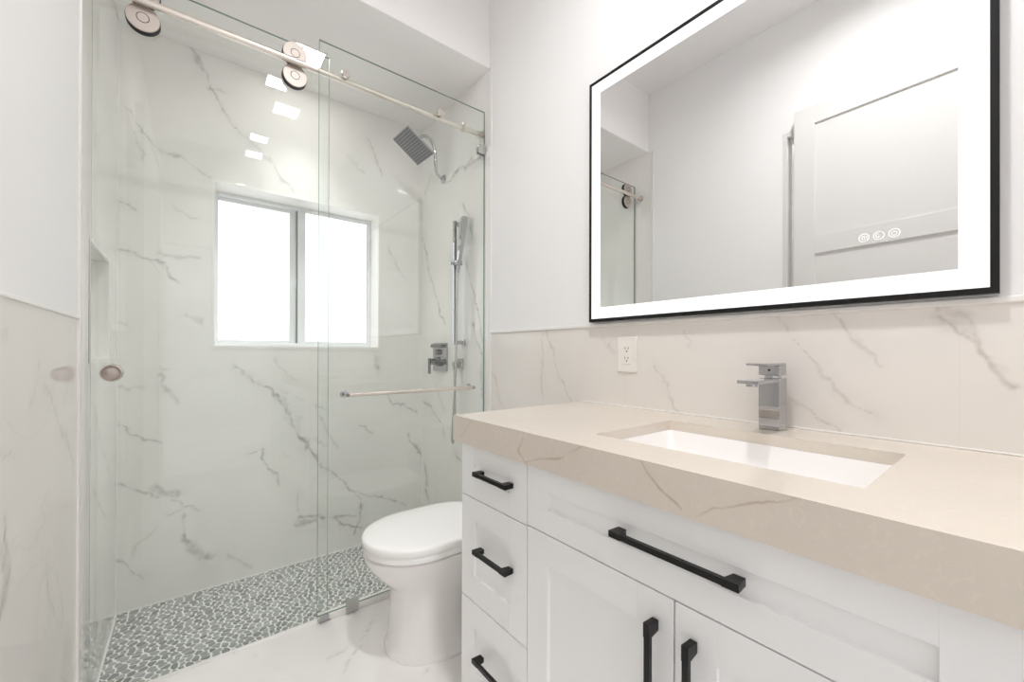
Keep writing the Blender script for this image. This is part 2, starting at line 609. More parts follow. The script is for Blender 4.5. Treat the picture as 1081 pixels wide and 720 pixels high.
V_RIGHT = [
 ([(2.43,2.3),(2.53,2.2)],0.007,0.5),
 ([(2.17,2.18),(2.07,2.2),(1.91,2.2),(1.81,2.2)],0.018,0.65),
 ([(2.26,2.17),(2.14,2.18)],0.012,0.5),
 ([(2.53,1.79),(2.48,1.63),(2.36,1.46),(2.26,1.3)],0.008,0.6),
 ([(2.58,1.91),(2.52,1.78)],0.016,0.5),
 ([(2.02,1.63),(1.94,1.46),(1.88,1.33),(1.84,1.18)],0.01,0.55),
 ([(2.08,1.74),(2.01,1.62)],0.02,0.4),
 ([(2.61,0.79),(2.42,0.74),(2.31,0.67),(2.26,0.6)],0.01,0.7),
 ([(2.54,0.78),(2.4,0.73)],0.02,0.4),
 ([(2.13,0.54),(2.07,0.49)],0.012,0.6),
 ([(2.36,0.92),(2.25,0.78)],0.006,0.4),
 ([(2.54,0.37),(2.49,0.28),(2.52,0.2),(2.48,0.13)],0.01,0.65),
 ([(2.04,1.99),(1.93,1.77)],0.01,0.45),
 ([(1.93,1.29),(1.85,1.08),(1.83,0.88)],0.01,0.5),
 ([(1.77,1.06),(1.71,0.96),(1.67,0.88)],0.007,0.5),
 ([(1.35,1.21),(1.37,1.11),(1.37,1.0),(1.35,0.92)],0.006,0.5),
 ([(1.33,1.21),(1.3,1.12),(1.26,1.01),(1.18,0.92)],0.008,0.4),
 ([(1.03,1.19),(0.97,1.13)],0.018,0.4),
 ([(0.8,1.08),(0.75,1.03),(0.73,0.96),(0.69,0.93)],0.006,0.5),
 ([(0.42,1.23),(0.4,1.18),(0.37,1.12),(0.33,1.08),(0.28,1.03),(0.23,0.98)],0.005,0.55),
 ([(0.4,1.02),(0.37,1.0),(0.3,0.93)],0.005,0.55),
 ([(0.39,1.01),(0.37,1.0)],0.012,0.4),
 ([(0.31,1.22),(0.27,1.17),(0.23,1.14),(0.21,1.11)],0.005,0.45),
 ([(0.27,1.17),(0.24,1.14)],0.014,0.35),
 ([(0.13,1.23),(0.12,1.19),(0.08,1.15),(0.06,1.13),(0.03,1.09),(0.01,1.06)],0.006,0.75),
 ([(0.09,1.22),(0.08,1.19),(0.06,1.15),(0.06,1.13)],0.007,0.55),
 ([(0.12,1.21),(0.09,1.21)],0.024,0.5),
 ([(0.11,1.18),(0.07,1.16)],0.02,0.4),
 ([(0.68,1.19),(0.65,1.16)],0.006,0.3),
]
V_LEFT = [
 ([(1.35,1.11),(1.35,1.08),(1.31,1.03),(1.29,1.0)],0.006,0.45),
 ([(1.39,1.04),(1.54,0.92),(1.67,0.83),(1.7,0.76)],0.008,0.5),
 ([(1.54,0.93),(1.63,0.87)],0.02,0.3),
 ([(1.13,0.81),(1.14,0.77),(1.16,0.71),(1.13,0.65)],0.01,0.75),
 ([(1.13,0.74),(1.15,0.67)],0.026,0.6),
 ([(1.42,0.63),(1.45,0.53),(1.55,0.41)],0.006,0.5),
 ([(1.11,0.94),(1.2,0.93)],0.006,0.45),
 ([(1.51,0.58),(1.57,0.42)],0.008,0.3),
 ([(1.11,1.16),(1.15,1.14)],0.008,0.4),
 ([(2.03,0.63),(2.29,0.46)],0.01,0.4),
 ([(1.99,0.95),(2.19,0.76),(2.38,0.61)],0.006,0.4),
]
V_FLOOR = [
 ([(0.6,1.7),(0.55,1.63),(0.51,1.6),(0.4,1.58)],0.006,0.55),
 ([(0.54,1.59),(0.43,1.48)],0.005,0.45),
 ([(0.62,1.31),(0.67,1.32)],0.006,0.4),
 ([(0.62,1.73),(0.66,1.78)],0.006,0.4),
 ([(0.14,1.83),(0.25,1.69),(0.31,1.53)],0.006,0.15),
]
V_FRONT = [
 ([(1.009,0.923),(1.072,0.863)],0.0022,0.5),
 ([(0.78,0.913),(0.798,0.875),(0.765,0.855)],0.003,0.6),
 ([(0.573,0.923),(0.645,0.893),(0.765,0.86)],0.003,0.6),
 ([(0.443,0.923),(0.399,0.874),(0.367,0.856)],0.0022,0.75),
 ([(0.403,0.878),(0.392,0.87)],0.003,0.6),
 ([(0.342,0.851),(0.313,0.872),(0.262,0.896),(0.237,0.908),(0.195,0.925)],0.0022,0.75),
]

# ================================================================ THE ROOM
WX0, WX1, WZ0, WZ1 = .089, .955, 1.137, 2.0     # window opening
NY0, NY1, NZ0, NZ1 = 1.915, 2.33, 1.087, 1.492   # niche in the left wall
DY0, DY1, DZ = -.02, .893, 2.395                 # doorway in the left wall
E_ = .0008                                        # tile faces stand this proud of the wall behind

bm = bmesh.new()
box(bm, XL - .5, XR + .5, YF - .2, YG + .018, -.12, -.001)
fl = struct(obj('floor', bm, 'grout'))
struct(slab('tile', lambda u, v, d: (u, v, 0 * u - d), (XL, XR), (YF, YG + .018), V_FLOOR, 'floor_tile', step=.012, thick=.01, parent=fl))

bm = bmesh.new()
box(bm, XR, XR + .1, YF, YB + .2, -.12, ZC)
wr = struct(obj('wall_right', bm, 'paint'))
struct(slab('tile', lambda u, v, d: (XR - E_ + d + 0 * u, u, v), (YF, YE), (0, ZT), V_RIGHT, 'tile', su=(.09, .913), step=.005, thick=.0006, parent=wr))
struct(slab('tile', lambda u, v, d: (XR - E_ + d + 0 * u, u, v), (YE, YB), (ZP, ZS), V_RIGHT, 'shower_tile', sv=(.9,), step=.005, thick=.0006, parent=wr))

# left wall with the doorway and the shower niche cut out
bm = bmesh.new()
box(bm, XL - .11, XL, YF, DY0, -.12, ZC)
box(bm, XL - .11, XL, DY0, DY1, DZ, ZC)
box(bm, XL - .11, XL, DY1, NY0, -.12, ZC)
box(bm, XL - .11, XL, NY0, NY1, -.12, NZ0)
box(bm, XL - .11, XL, NY0, NY1, NZ1, ZC)
box(bm, XL - .11, XL, NY1, YB + .2, -.12, ZC)
box(bm, XL - .13, XL - .095, NY0 - .02, NY1 + .02, NZ0 - .02, NZ1 + .02)
wl = struct(obj('wall_left', bm, 'paint'))
struct(slab('tile', lambda u, v, d: (XL + E_ - d + 0 * u, u, v), (DY1, YE - .02), (0, ZT), V_LEFT, 'tile', sv=(.655,), step=.009, thick=.0006, parent=wl))
struct(slab('tile', lambda u, v, d: (XL + E_ - d + 0 * u, u, v), (YE - .02, YB), (ZP, ZS), V_LEFT, 'shower_tile', holes=[(NY0, NY1, NZ0, NZ1)], sv=(.655,), step=.009, thick=.0006, parent=wl))
bm = bmesh.new()
box(bm, XL - .094, XL - .09, NY0 + .001, NY1 - .001, NZ0 + .001, NZ1 - .001)
box(bm, XL - .09, XL, NY0, NY0 + .006, NZ0, NZ1)
box(bm, XL - .09, XL, NY1 - .006, NY1, NZ0, NZ1)
box(bm, XL - .09, XL, NY0, NY1, NZ0, NZ0 + .006)
box(bm, XL - .09, XL, NY0, NY1, NZ1 - .006, NZ1)
nl = struct(obj('wall_niche', bm, 'shower_tile'))
bm = bmesh.new()
for a in ((NY0 - .006, NY0 + .008, NZ0 - .006, NZ1 + .006), (NY1 - .008, NY1 + .006, NZ0 - .006, NZ1 + .006),
          (NY0 + .008, NY1 - .008, NZ0 - .006, NZ0 + .008), (NY0 + .008, NY1 - .008, NZ1 - .008, NZ1 + .006)):
    box(bm, XL - .004, XL + .0025, *a)
struct(obj('edge_trim', bm, 'trim_white', nl))

# shower back wall with the window hole
bm = bmesh.new()
box(bm, XL, WX0, YB + .0006, YB + .2, -.12, ZC)
box(bm, WX1, XR, YB + .0006, YB + .2, -.12, ZC)
box(bm, WX0, WX1, YB + .0006, YB + .2, -.12, WZ0)
box(bm, WX0, WX1, YB + .0006, YB + .2, WZ1, ZC)
wb = struct(obj('wall_back', bm, 'paint'))
struct(slab('tile', lambda u, v, d: (u, YB + d + 0 * u, v), (XL, XR), (ZP, ZS), V_BACK, 'shower_tile', holes=[(WX0, WX1, WZ0, WZ1)], su=(.19,), sv=(.655,), step=.005, thick=.0006, parent=wb))

bm = bmesh.new()
box(bm, XL - .1, -.18, YF - .1, YF, -.12, ZC)
box(bm, .66, XR + .1, YF - .1, YF, -.12, ZC)
box(bm, -.18, .66, YF - .1, YF, 2.1, ZC)  # opening below is added so fill light enters from behind the camera
struct(obj('wall_front', bm, 'paint'))
# unseen room added behind the camera to send fill light in
bm = bmesh.new()
box(bm, -1.5, 2.0, -3.6, -3.5, -.1, 2.8)
box(bm, -1.6, -1.5, -3.6, YF - .1, -.1, 2.8)
box(bm, 2.0, 2.1, -3.6, YF - .1, -.1, 2.8)
box(bm, -1.6, 2.1, -3.6, YF - .1, 2.8, 2.9)
box(bm, -1.6, 2.1, -3.6, YF - .1, -.12, 0)
struct(obj('wall_fill_room', bm, 'paint'))
struct(obj('ceiling', B(XL - .1, XR + .1, YF, YE + .012, ZC, ZC + .1), 'ceiling'))
# dropped ceiling over the shower: its front is the soffit
struct(obj('ceiling_soffit', B(XL, XR, YE + .012, YB + .2, ZS, ZC + .1, bev=.002), 'ceiling'))

# passage beyond the doorway
bm = bmesh.new()
box(bm, XL - 1.3, XL - 1.2, -.8, 1.6, 0, 2.7)
box(bm, XL - 1.2, XL - .11, -.9, -.8, 0, 2.7)
box(bm, XL - 1.2, XL - .11, 1.6, 1.7, 0, 2.7)
box(bm, XL - 1.3, XL - .11, -.9, 1.7, 2.7, 2.8)
box(bm, XL - 1.3, XL - .11, -.9, 1.7, -.1, 0)
struct(obj('wall_passage', bm, 'paint'))
bm = bmesh.new()
box(bm, XL - .112, XL - .002, DY1 - .022, DY1, 0, DZ, bev=.001)
box(bm, XL - .112, XL - .002, DY0, DY0 + .022, 0, DZ, bev=.001)
box(bm, XL - .112, XL - .002, DY0 + .022, DY1 - .022, DZ - .022, DZ, bev=.001)
box(bm, XL - .075, XL - .045, DY1 - .034, DY1 - .022, 0, DZ - .022)
struct(obj('trim_1', bm, 'door'))

# white edge strips along the tile
bm = bmesh.new()
box(bm, XR - .006, XR, YF, YE, ZT, ZT + .013, bev=.002)
struct(obj('trim_2', bm, 'trim_white'))
bm = bmesh.new()
box(bm, XR - .004, XR + .001, YE - .006, YE + .008, 0, ZS, bev=.0015)
struct(obj('trim_3', bm, 'trim_white'))
bm = bmesh.new()
box(bm, XL, XL + .005, DY1, YE - .026, ZT - .004, ZT + .004, bev=.0015)
struct(obj('trim_4', bm, 'trim_white'))
bm = bmesh.new()
box(bm, XL - .001, XL + .006, YE - .032, YE - .020, 0, ZS, bev=.002)
box(bm, XL - .001, XL + .004, YE - .012, YE - .004, 0, ZS, bev=.0015)
struct(obj('trim_5', bm, 'trim_white'))
# threshold strip under the fixed glass and the step down to the shower floor
bm = bmesh.new()
box(bm, XL, XR, YG + .018, YG + .032, ZP - .03, .0015, bev=.0015)
struct(obj('trim_6', bm, 'trim_white'))
bm = bmesh.new()
box(bm, .425, XR, YG - .011, YG + .022, .0005, .026, bev=.0015)
struct(obj('trim_7', bm, 'trim_white'))

# ---------------- shower floor: sliced pebbles set in pale grout
PX0, PX1, PY0, PY1 = XL, XR, YG + .032, YB
pf = struct(obj('floor_shower', B(PX0, PX1, PY0, PY1, ZP - .05, ZP), 'grout'))
rnd = random.Random(5)


def clip(poly, n, d):
    out = []
    for i in range(len(poly)):
        a, b = poly[i], poly[(i + 1) % len(poly)]
        da, db = a[0] * n[0] + a[1] * n[1] - d, b[0] * n[0] + b[1] * n[1] - d
        if da <= 0:
            out.append(a)
        if da * db < 0:
            t = da / (da - db)
            out.append((a[0] + t * (b[0] - a[0]), a[1] + t * (b[1] - a[1])))
    return out


sx, sy = .036, .0198
cells = {}
for j in range(-1, int((PY1 - PY0) / sy) + 3):
    for i in range(-1, int((PX1 - PX0) / sx) + 3):
        cells[i, j] = (PX0 + (i + .5 * (j % 2)) * sx + rnd.uniform(-.36, .36) * sx, PY0 + j * sy + rnd.uniform(-.34, .34) * sy)
bm = bmesh.new()
for (i, j), c in cells.items():
    if not (PX0 - .02 < c[0] < PX1 + .02 and PY0 - .02 < c[1] < PY1 + .02):
        continue
    poly = [(c[0] - .08, c[1] - .06), (c[0] + .08, c[1] - .06), (c[0] + .08, c[1] + .06), (c[0] - .08, c[1] + .06)]
    for dj in (-2, -1, 0, 1, 2):
        for di in (-2, -1, 0, 1, 2):
            k = (i + di, j + dj)
            if k == (i, j) or k not in cells:
                continue
            o = cells[k]
            n = (o[0] - c[0], o[1] - c[1])
            L = math.hypot(*n)
            n = (n[0] / L, n[1] / L)
            poly = clip(poly, n, n[0] * c[0] + n[1] * c[1] + L / 2 - rnd.uniform(.0022, .0040))
    for n, d in (((-1, 0), -(PX0 + .004)), ((1, 0), PX1 - .004), ((0, -1), -(PY0 + .003)), ((0, 1), PY1 - .004)):
        if poly:
            poly = clip(poly, n, d)
    if len(poly) < 3:
        continue
    for _ in range(1):    # soften the corners
        q = []
        for a, b in zip(poly, poly[1:] + poly[:1]):
            q += [(a[0] * .8 + b[0] * .2, a[1] * .8 + b[1] * .2), (a[0] * .2 + b[0] * .8, a[1] * .2 + b[1] * .8)]
        poly = q
    mxy = (sum(p[0] for p in poly) / len(poly), sum(p[1] for p in poly) / len(poly))
    tilt = (rnd.uniform(-.03, .03), rnd.uniform(-.03, .03))
    rings = []
    for s, z in ((1, -.001), (1, .0018), (.9, .0032)):
        rings.append([bm.verts.new((mxy[0] + s * (p[0] - mxy[0]), mxy[1] + s * (p[1] - mxy[1]), ZP + z + (tilt[0] * (p[0] - mxy[0]) + tilt[1] * (p[1] - mxy[1])) * (z > 0))) for p in poly])
    n = len(poly)
    for a, b in zip(rings[:-1], rings[1:]):
        for k in range(n):
            bm.faces.new((a[k], a[(k + 1) % n], b[(k + 1) % n], b[k]))
    bm.faces.new(rings[-1])
pb = obj('pebble_mosaic', bm, 'pebble', pf)
pb['kind'] = 'stuff'
# pale joint where the walls meet the shower floor
bm = bmesh.new()
box(bm, PX0, PX0 + .006, PY0, PY1, ZP, ZP + .006, bev=.002)
box(bm, PX0, PX1, PY1 - .006, PY1, ZP, ZP + .006, bev=.002)
struct(obj('trim_8', bm, 'trim_white'))

# ---------------- window: white vinyl slider with frosted panes
win = bpy.data.objects.new('window_1', None)
COL.objects.link(win)
win['kind'] = 'structure'
YW = YB + .17
bm = bmesh.new()
t = .010
box(bm, WX0, WX0 + t, YB - .002, YW + .02, WZ0, WZ1)
box(bm, WX1 - t, WX1, YB - .002, YW + .02, WZ0, WZ1)
box(bm, WX0 + t, WX1 - t, YB - .002, YW + .02, WZ1 - t, WZ1)
box(bm, WX0 + t, WX1 - t, YB - .002, YW + .02, WZ0, WZ0 + .016)
struct(obj('window_reveal', bm, 'trim_white', win))
bm = bmesh.new()
a0, a1, b0, b1 = WX0 + t, WX1 - t, WZ0 + .016, WZ1 - t
box(bm, a0, a0 + .018, YW - .028, YW + .02, b0, b1, bev=.002)
box(bm, a1 - .018, a1, YW - .028, YW + .02, b0, b1, bev=.002)
box(bm, a0 + .018, a1 - .018, YW - .028, YW + .02, b1 - .018, b1, bev=.002)
box(bm, a0 + .018, a1 - .018, YW - .028, YW + .02, b0, b0 + .02, bev=.002)
struct(obj('window_frame', bm, 'vinyl', win))


def sash(x0, x1, y0, y1, z0, z1, s):
    bm = bmesh.new()
    box(bm, x0, x0 + s[0], y0, y1, z0, z1, bev=.0015)
    box(bm, x1 - s[1], x1, y0, y1, z0, z1, bev=.0015)
    box(bm, x0 + s[0], x1 - s[1], y0, y1, z1 - s[2], z1, bev=.0015)
    box(bm, x0 + s[0], x1 - s[1], y0, y1, z0, z0 + s[3], bev=.0015)
    f = struct(obj('window_sash', bm, 'vinyl', win))
    ym = (y0 + y1) / 2
    struct(obj('window_pane', B(x0 + s[0], x1 - s[1], ym - .003, ym + .003, z0 + s[3], z1 - s[2]), 'pane', f))
    return f


c0, c1 = b0 + .02, b1 - .018
s1 = sash(a0 + .018, .503, YW + .004, YW + .018, c0, c1, (.005, .034, .02, .014))
s2 = sash(.512, a1 - .018, YW - .018, YW - .004, c0, c1, (.040, .006, .006, .012))
struct(obj('shadow_gap', B(.5035, .5115, YW - .006, YW + .006, c0, c1), 'gap', s1))  # grey strip standing in for the shadow in the gap between sashes
bm = bmesh.new()
box(bm, .487, .503, YW - .010, YW + .004, 1.50, 1.56, bev=.002)
box(bm, .490, .500, YW - .016, YW - .010, 1.515, 1.545, bev=.002)
struct(obj('latch', bm, 'vinyl', s1))
struct(obj('wall_outside', B(WX0 - .2, WX1 + .2, YW + .05, YW + .06, WZ0 - .2, WZ1 + .2), 'paint'))

# ---------------- panelled door standing open against the left wall
dr = bpy.data.objects.new('door_1', None)
COL.objects.link(dr)
dr['kind'] = 'structure'
dr.matrix_world = Matrix.Translation((XL + .045, .815, 0)) @ Matrix.Rotation(math.radians(3.0), 4, 'Z')
DW, DH = .80, 2.465
bm = bmesh.new()
st = .098
zs = [(.012, .25), (1.0, 1.12), (1.66, 1.755), (DH - .10, DH)]   # rails
box(bm, -.019, .019, -st, 0, .012, DH, bev=.001)
box(bm, -.019, .019, -DW, -DW + st, .012, DH, bev=.001)
for z0, z1 in zs:
    box(bm, -.019, .019, -DW + st, -st, z0, z1, bev=.001)
dl = struct(obj('door_frame', bm, 'door'))
bm = bmesh.new()
for (a, z0), (z1, b) in zip(zs[:-1], zs[1:]):
    box(bm, -.010, .010, -DW + st, -st, z0, z1)
dp = struct(obj('door_panel', bm, 'door'))
bm = bmesh.new()
disc(bm, (.019, -DW + .06, 1.0), (1, 0, 0), .026, .008)
tube(bm, [(.026, -DW + .06, 1.0), (.055, -DW + .06, 1.0), (.06, -DW + .075, 1.0), (.06, -DW + .17, 1.0)], .009, 12)
dh = struct(obj('door_handle', bm, 'black', smooth=True))
for o in (dl, dp, dh):
    o.parent = dr

# ---------------- square recessed ceiling lights


def ceiling_light(x, y, z, size, watts, label, spread=140):
    r = root('ceiling_light', label, 'ceiling light', (x, y, z), 'square recessed ceiling lights')
    h = size / 2
    bm = bmesh.new()
    for a in ((-h - .014, h + .014, -h - .014, -h), (-h - .014, h + .014, h, h + .014), (-h - .014, -h, -h, h), (h, h + .014, -h, h)):
        box(bm, x + a[0], x + a[1], y + a[2], y + a[3], z - .004, z + .004, bev=.001)
    obj('trim_ring', bm, 'trim_white', r)
    obj('diffuser', B(x - h, x + h, y - h, y + h, z - .0025, z + .003), 'lamp_face', r)
    ld = bpy.data.lights.new('lamp', 'AREA')
    ld.shape = 'SQUARE'
    ld.size = size * .96
    ld.energy = watts
    ld.color = (.985, .992, 1)
    ld.spread = math.radians(spread)
    lo = bpy.data.objects.new('lamp', ld)
    COL.objects.link(lo)
    lo.location = (0, 0, -.006)
    lo.parent = r
    return r


ceiling_light(.49, .43, ZC, .13, LIGHT_MAIN, 'square recessed light in the high ceiling over the vanity side of the room', 160)
ceiling_light(.49, -.55, ZC, .13, LIGHT_MAIN * .1, 'added unseen square light in the high ceiling at the near end of the room', 125)  # unseen light added for extra fill from behind the camera
ceiling_light(.47, 2.275, ZS, .13, LIGHT_SHOWER, 'square recessed light in the lower ceiling over the shower', 80)
hl = bpy.data.lights.new('passage_fill', 'AREA')  # unseen lamp added to brighten the passage
hl.size = .3
hl.energy = HALL_FILL
ho = bpy.data.objects.new('passage_fill', hl)
COL.objects.link(ho)
ho.location = (XL - .65, .5, 2.69)
rl_ = bpy.data.lights.new('room_fill', 'AREA')  # unseen lamp added for soft fill through the rear opening
rl_.size = 1.2
rl_.energy = ROOM_FILL
ro_ = bpy.data.objects.new('room_fill', rl_)
COL.objects.link(ro_)
ro_.location = (.2, -2.2, 2.78)

# ================================================================ VANITY
VY0, VY1 = -.326, 1.10        # cabinet ends
VF, VB = .67, XR - .002       # front faces, back
ZTOP = .848
van = root('vanity_cabinet', 'white shaker vanity cabinet with black bar handles under the beige stone countertop', 'vanity cabinet', ((VF + VB) / 2, (VY0 + VY1) / 2, 0))
bm = bmesh.new()
box(bm, VF + .020, VB, VY1 - .018, VY1, .0, ZTOP, bev=.0008)
box(bm, VF + .020, VB, VY0, VY0 + .018, .0, ZTOP, bev=.0008)
box(bm, VF + .020, VB, VY0 + .018, VY1 - .018, .09, .108)
box(bm, VB - .01, VB, VY0 + .018, VY1 - .018, .108, ZTOP)
box(bm, VF + .020, VF + .034, VY0 + .018, VY1 - .018, .108, ZTOP)
box(bm, VF + .07, VF + .085, VY0 + .018, VY1 - .018, 0, .09)
obj('body', bm, 'cabinet', van)


def shaker(y0, y1, z0, z1, sl, sr, rt_, rb, x=VF):
    """frame of butt-jointed stiles and rails round a sunk panel"""
    bm = bmesh.new()
    t = .0195
    box(bm, x, x + t, y1 - sl, y1, z0, z1, bev=.0006, seg=1)
    box(bm, x, x + t, y0, y0 + sr, z0, z1, bev=.0006, seg=1)
    box(bm, x, x + t, y0 + sr, y1 - sl, z1 - rt_, z1, bev=.0006, seg=1)
    box(bm, x, x + t, y0 + sr, y1 - sl, z0, z0 + rb, bev=.0006, seg=1)
    box(bm, x + .0085, x + t, y0 + sr - .001, y1 - sl + .001, z0 + rb - .001, z1 - rt_ + .001)
    return bm


def handle(y0, z0, y1, z1, parent, x=VF):
    """square bar pull with two splayed feet, along y or z"""
    bm = bmesh.new()
    a, b = Vector((x - .030, y0, z0)), Vector((x - .030, y1, z1))
    d = (b - a).normalized()
    s = Vector((0, -d.z, d.y))
    L = (b - a).length
    n = Vector((1, 0, 0))

    def prism(pts, w):
        r0_ = [p + s * w for p in pts]
        r1_ = [p - s * w for p in pts]
        ring_loft(bm, [r0_, r1_])
    prism([a + n * 0, b + n * 0, b + n * .009, a + n * .009], .0055)
    for p, e in ((a, d), (b, -d)):
        prism([p - n * .0005, p + e * .026 - n * .0005, p + e * .020 + n * .029, p + n * .029 + e * .002], .0062)
    bmesh.ops.recalc_face_normals(bm, faces=bm.faces)
    return obj('handle', bm, 'black', parent)


g = .0015
YD, YM = .785, .387           # drawer bank edge, middle of the doors
banks = ((YD, VY1), (VY0, 2 * YM - YD))
for k, (y0, y1) in enumerate(banks):
    for z0, z1, rt_, rb, hz in ((.685, .845, .058, .061, .772), (.375, .685, .068, .074, .548), (.09, .375, .076, .074, .236)):
        d = obj('drawer', shaker(y0 + g, y1 - g, z0 + g, z1 - g, .068, .072, rt_, rb), 'cabinet', van)
        yc = (y0 + y1) / 2 - (.026 if k == 0 else 0)
        handle(yc + .078, hz, yc - .078, hz, d)
d = obj('drawer', shaker(2 * YM - YD + g, YD - g, .688 + g, .845 - g, .0735, .0735, .055, .056), 'cabinet', van)
handle(YM + .120, .772, YM - .120, .772, d)
for y0, y1, hy in ((YM, YD, .423), (2 * YM - YD, YM, .351)):
    d = obj('door', shaker(y0 + g, y1 - g, .09 + g, .688 - g, .0735, .0735, .071, .075), 'cabinet', van)
    handle(hy, .640, hy, .472, d)

# ---------------- countertop: thick mitred beige slab, cut out for the basin
CX0, CY0, CY1, CZ1 = .651, -.346, 1.122, .926
SX0, SX1, SY0, SY1 = .771, 1.098, .149, .650
TH = .026
ct = slab('countertop', lambda u, v, d: (CX0 + d + 0 * u, u, v), (CY0, CY1), (ZTOP, CZ1), V_FRONT, 'quartz', step=.002, warp=.35, soft=.06)
tag(ct, 'thick beige stone countertop with brown veins on top of the white vanity', 'countertop')
bm = bmesh.new()
xs, ys = [CX0, SX0, SX1, XR - .0012], [CY0, SY0, SY1, CY1]
for i in range(3):
    for j in range(3):
        if (i, j) == (1, 1):
            continue
        for z, flip in ((CZ1, 0), (CZ1 - TH, 1)):
            q = [bm.verts.new(p) for p in ((xs[i], ys[j], z), (xs[i + 1], ys[j], z), (xs[i + 1], ys[j + 1], z), (xs[i], ys[j + 1], z))]
            bm.faces.new(q[::-1] if flip else q)


def vquad(p, q, z0, z1):
    bm.faces.new([bm.verts.new(c) for c in ((*p, z0), (*q, z0), (*q, z1), (*p, z1))])


h4 = [(SX0, SY0), (SX1, SY0), (SX1, SY1), (SX0, SY1)]
for p, q in zip(h4, h4[1:] + h4[:1]):
    vquad(q, p, CZ1 - TH, CZ1)
vquad((CX0, CY1), (XR - .0012, CY1), ZTOP, CZ1)
vquad((CX0, CY0), (XR - .0012, CY0), ZTOP, CZ1)
for p_, q_ in (((CX0 + .018, CY1 - .018), (XR - .0012, CY1 - .018)), ((CX0 + .018, CY0 + .018), (CX0 + .018, CY1 - .018)), ((CX0 + .018, CY0 + .018), (XR - .0012, CY0 + .018))):
    vquad(p_, q_, ZTOP, CZ1 - TH)
for x0, x1, y0, y1 in ((CX0, CX0 + .018, CY0, CY1), (CX0 + .018, XR - .0012, CY0, CY0 + .018), (CX0 + .018, XR - .0012, CY1 - .018, CY1)):
    bm.faces.new([bm.verts.new(c) for c in ((x0, y0, ZTOP), (x0, y1, ZTOP), (x1, y1, ZTOP), (x1, y0, ZTOP))])
bmesh.ops.remove_doubles(bm, verts=bm.verts, dist=1e-5)
obj('slab_top', bm, 'quartz', ct)
struct(obj('trim_9', B(XR - .004, XR, CY0, CY1, CZ1, CZ1 + .004, bev=.0015), 'trim_white'))

# ---------------- undermount basin
bs = root('sink', 'white rectangular undermount basin set in the beige countertop', 'sink', ((SX0 + SX1) / 2, (SY0 + SY1) / 2, .78))


def rrect(x0, x1, y0, y1, r, z, n=6):
    out = []
    for cx_, cy_, a0_ in ((x1 - r, y1 - r, 0), (x0 + r, y1 - r, 90), (x0 + r, y0 + r, 180), (x1 - r, y0 + r, 270)):
        for k in range(n + 1):
            a = math.radians(a0_ + 90 * k / n)
            out.append((cx_ + r * math.cos(a), cy_ + r * math.sin(a), z))
    return out


zt = CZ1 - TH - .0005
bm = bmesh.new()
ring_loft(bm, [rrect(SX0 - .02, SX1 + .02, SY0 - .02, SY1 + .02, .03, zt - .012), rrect(SX0 - .02, SX1 + .02, SY0 - .02, SY1 + .02, .03, zt),
               rrect(SX0 + .001, SX1 - .001, SY0 + .001, SY1 - .001, .012, zt), rrect(SX0 + .006, SX1 - .006, SY0 + .006, SY1 - .006, .016, zt - .02),
               rrect(SX0 + .018, SX1 - .018, SY0 + .018, SY1 - .018, .03, zt - .10), rrect(SX0 + .04, SX1 - .04, SY0 + .04, SY1 - .04, .04, zt - .118),
               rrect(SX0 + .13, SX1 - .13, SY0 + .22, SY1 - .22, .03, zt - .124)], cap=(False, True))
ring_loft(bm, [rrect(SX0 - .02, SX1 + .02, SY0 - .02, SY1 + .02, .03, zt - .012), rrect(SX0 - .004, SX1 + .004, SY0 - .004, SY1 + .004, .03, zt - .014),
               rrect(SX0 + .006, SX1 - .006, SY0 + .006, SY1 - .006, .03, zt - .112), rrect(SX0 + .04, SX1 - .04, SY0 + .04, SY1 - .04, .04, zt - .132)], cap=(False, True))
bmesh.ops.remove_doubles(bm, verts=bm.verts, dist=1e-5)
obj('bowl', bm, 'basin', bs, smooth=True, angle=50)
bm = bmesh.new()
lathe(bm, ((SX0 + SX1) / 2, (SY0 + SY1) / 2, zt - .124), (0, 0, 1), [(0, .03), (.002, .03), (.003, .027), (.002, .02), (.0045, .019), (.005, .0)], 32)
obj('drain', bm, 'chrome', bs, smooth=True)

# ---------------- faucet
fx0, fx1, fy0, fy1 = 1.164, 1.212, .389, .438
fa = root('faucet', 'square chrome single-lever faucet standing on the countertop behind the basin', 'faucet', ((fx0 + fx1) / 2, (fy0 + fy1) / 2, CZ1))
obj('body', B(fx0, fx1, fy0, fy1, CZ1, 1.058, bev=.0015), 'chrome', fa)
fm = (fy0 + fy1) / 2
obj('spout', B(1.035, fx0 + .002, fy0 + .001, fy1 - .001, 1.0490, 1.0575, bev=.0012), 'chrome', fa)
bm = bmesh.new()
disc(bm, (1.060, fm, 1.0492), (0, 0, -1), .012, .008, .0008, 28)
obj('aerator', bm, 'chrome', fa, smooth=True)
bm = bmesh.new()
disc(bm, ((fx0 + fx1) / 2, fm, 1.0575), (0, 0, 1), .019, .0085, .0008, 32)
obj('neck', bm, 'chrome', fa, smooth=True)
bm = bmesh.new()
box(bm, fx0 + .001, fx1, fy0 + .001, fy1, 1.0655, 1.091, bev=.0012)
hd = obj('lever', bm, 'chrome', fa)
obj('lever_plate', B(1.088, fx1, fy0 + .001, fy1, 1.0912, 1.0970, bev=.0012), 'chrome', hd)
bm = bmesh.new()
disc(bm, (fx0 + .001, fm, 1.079), (-1, 0, 0), .003, .0008, .0003, 16)
obj('set_screw', bm, 'slot', hd)

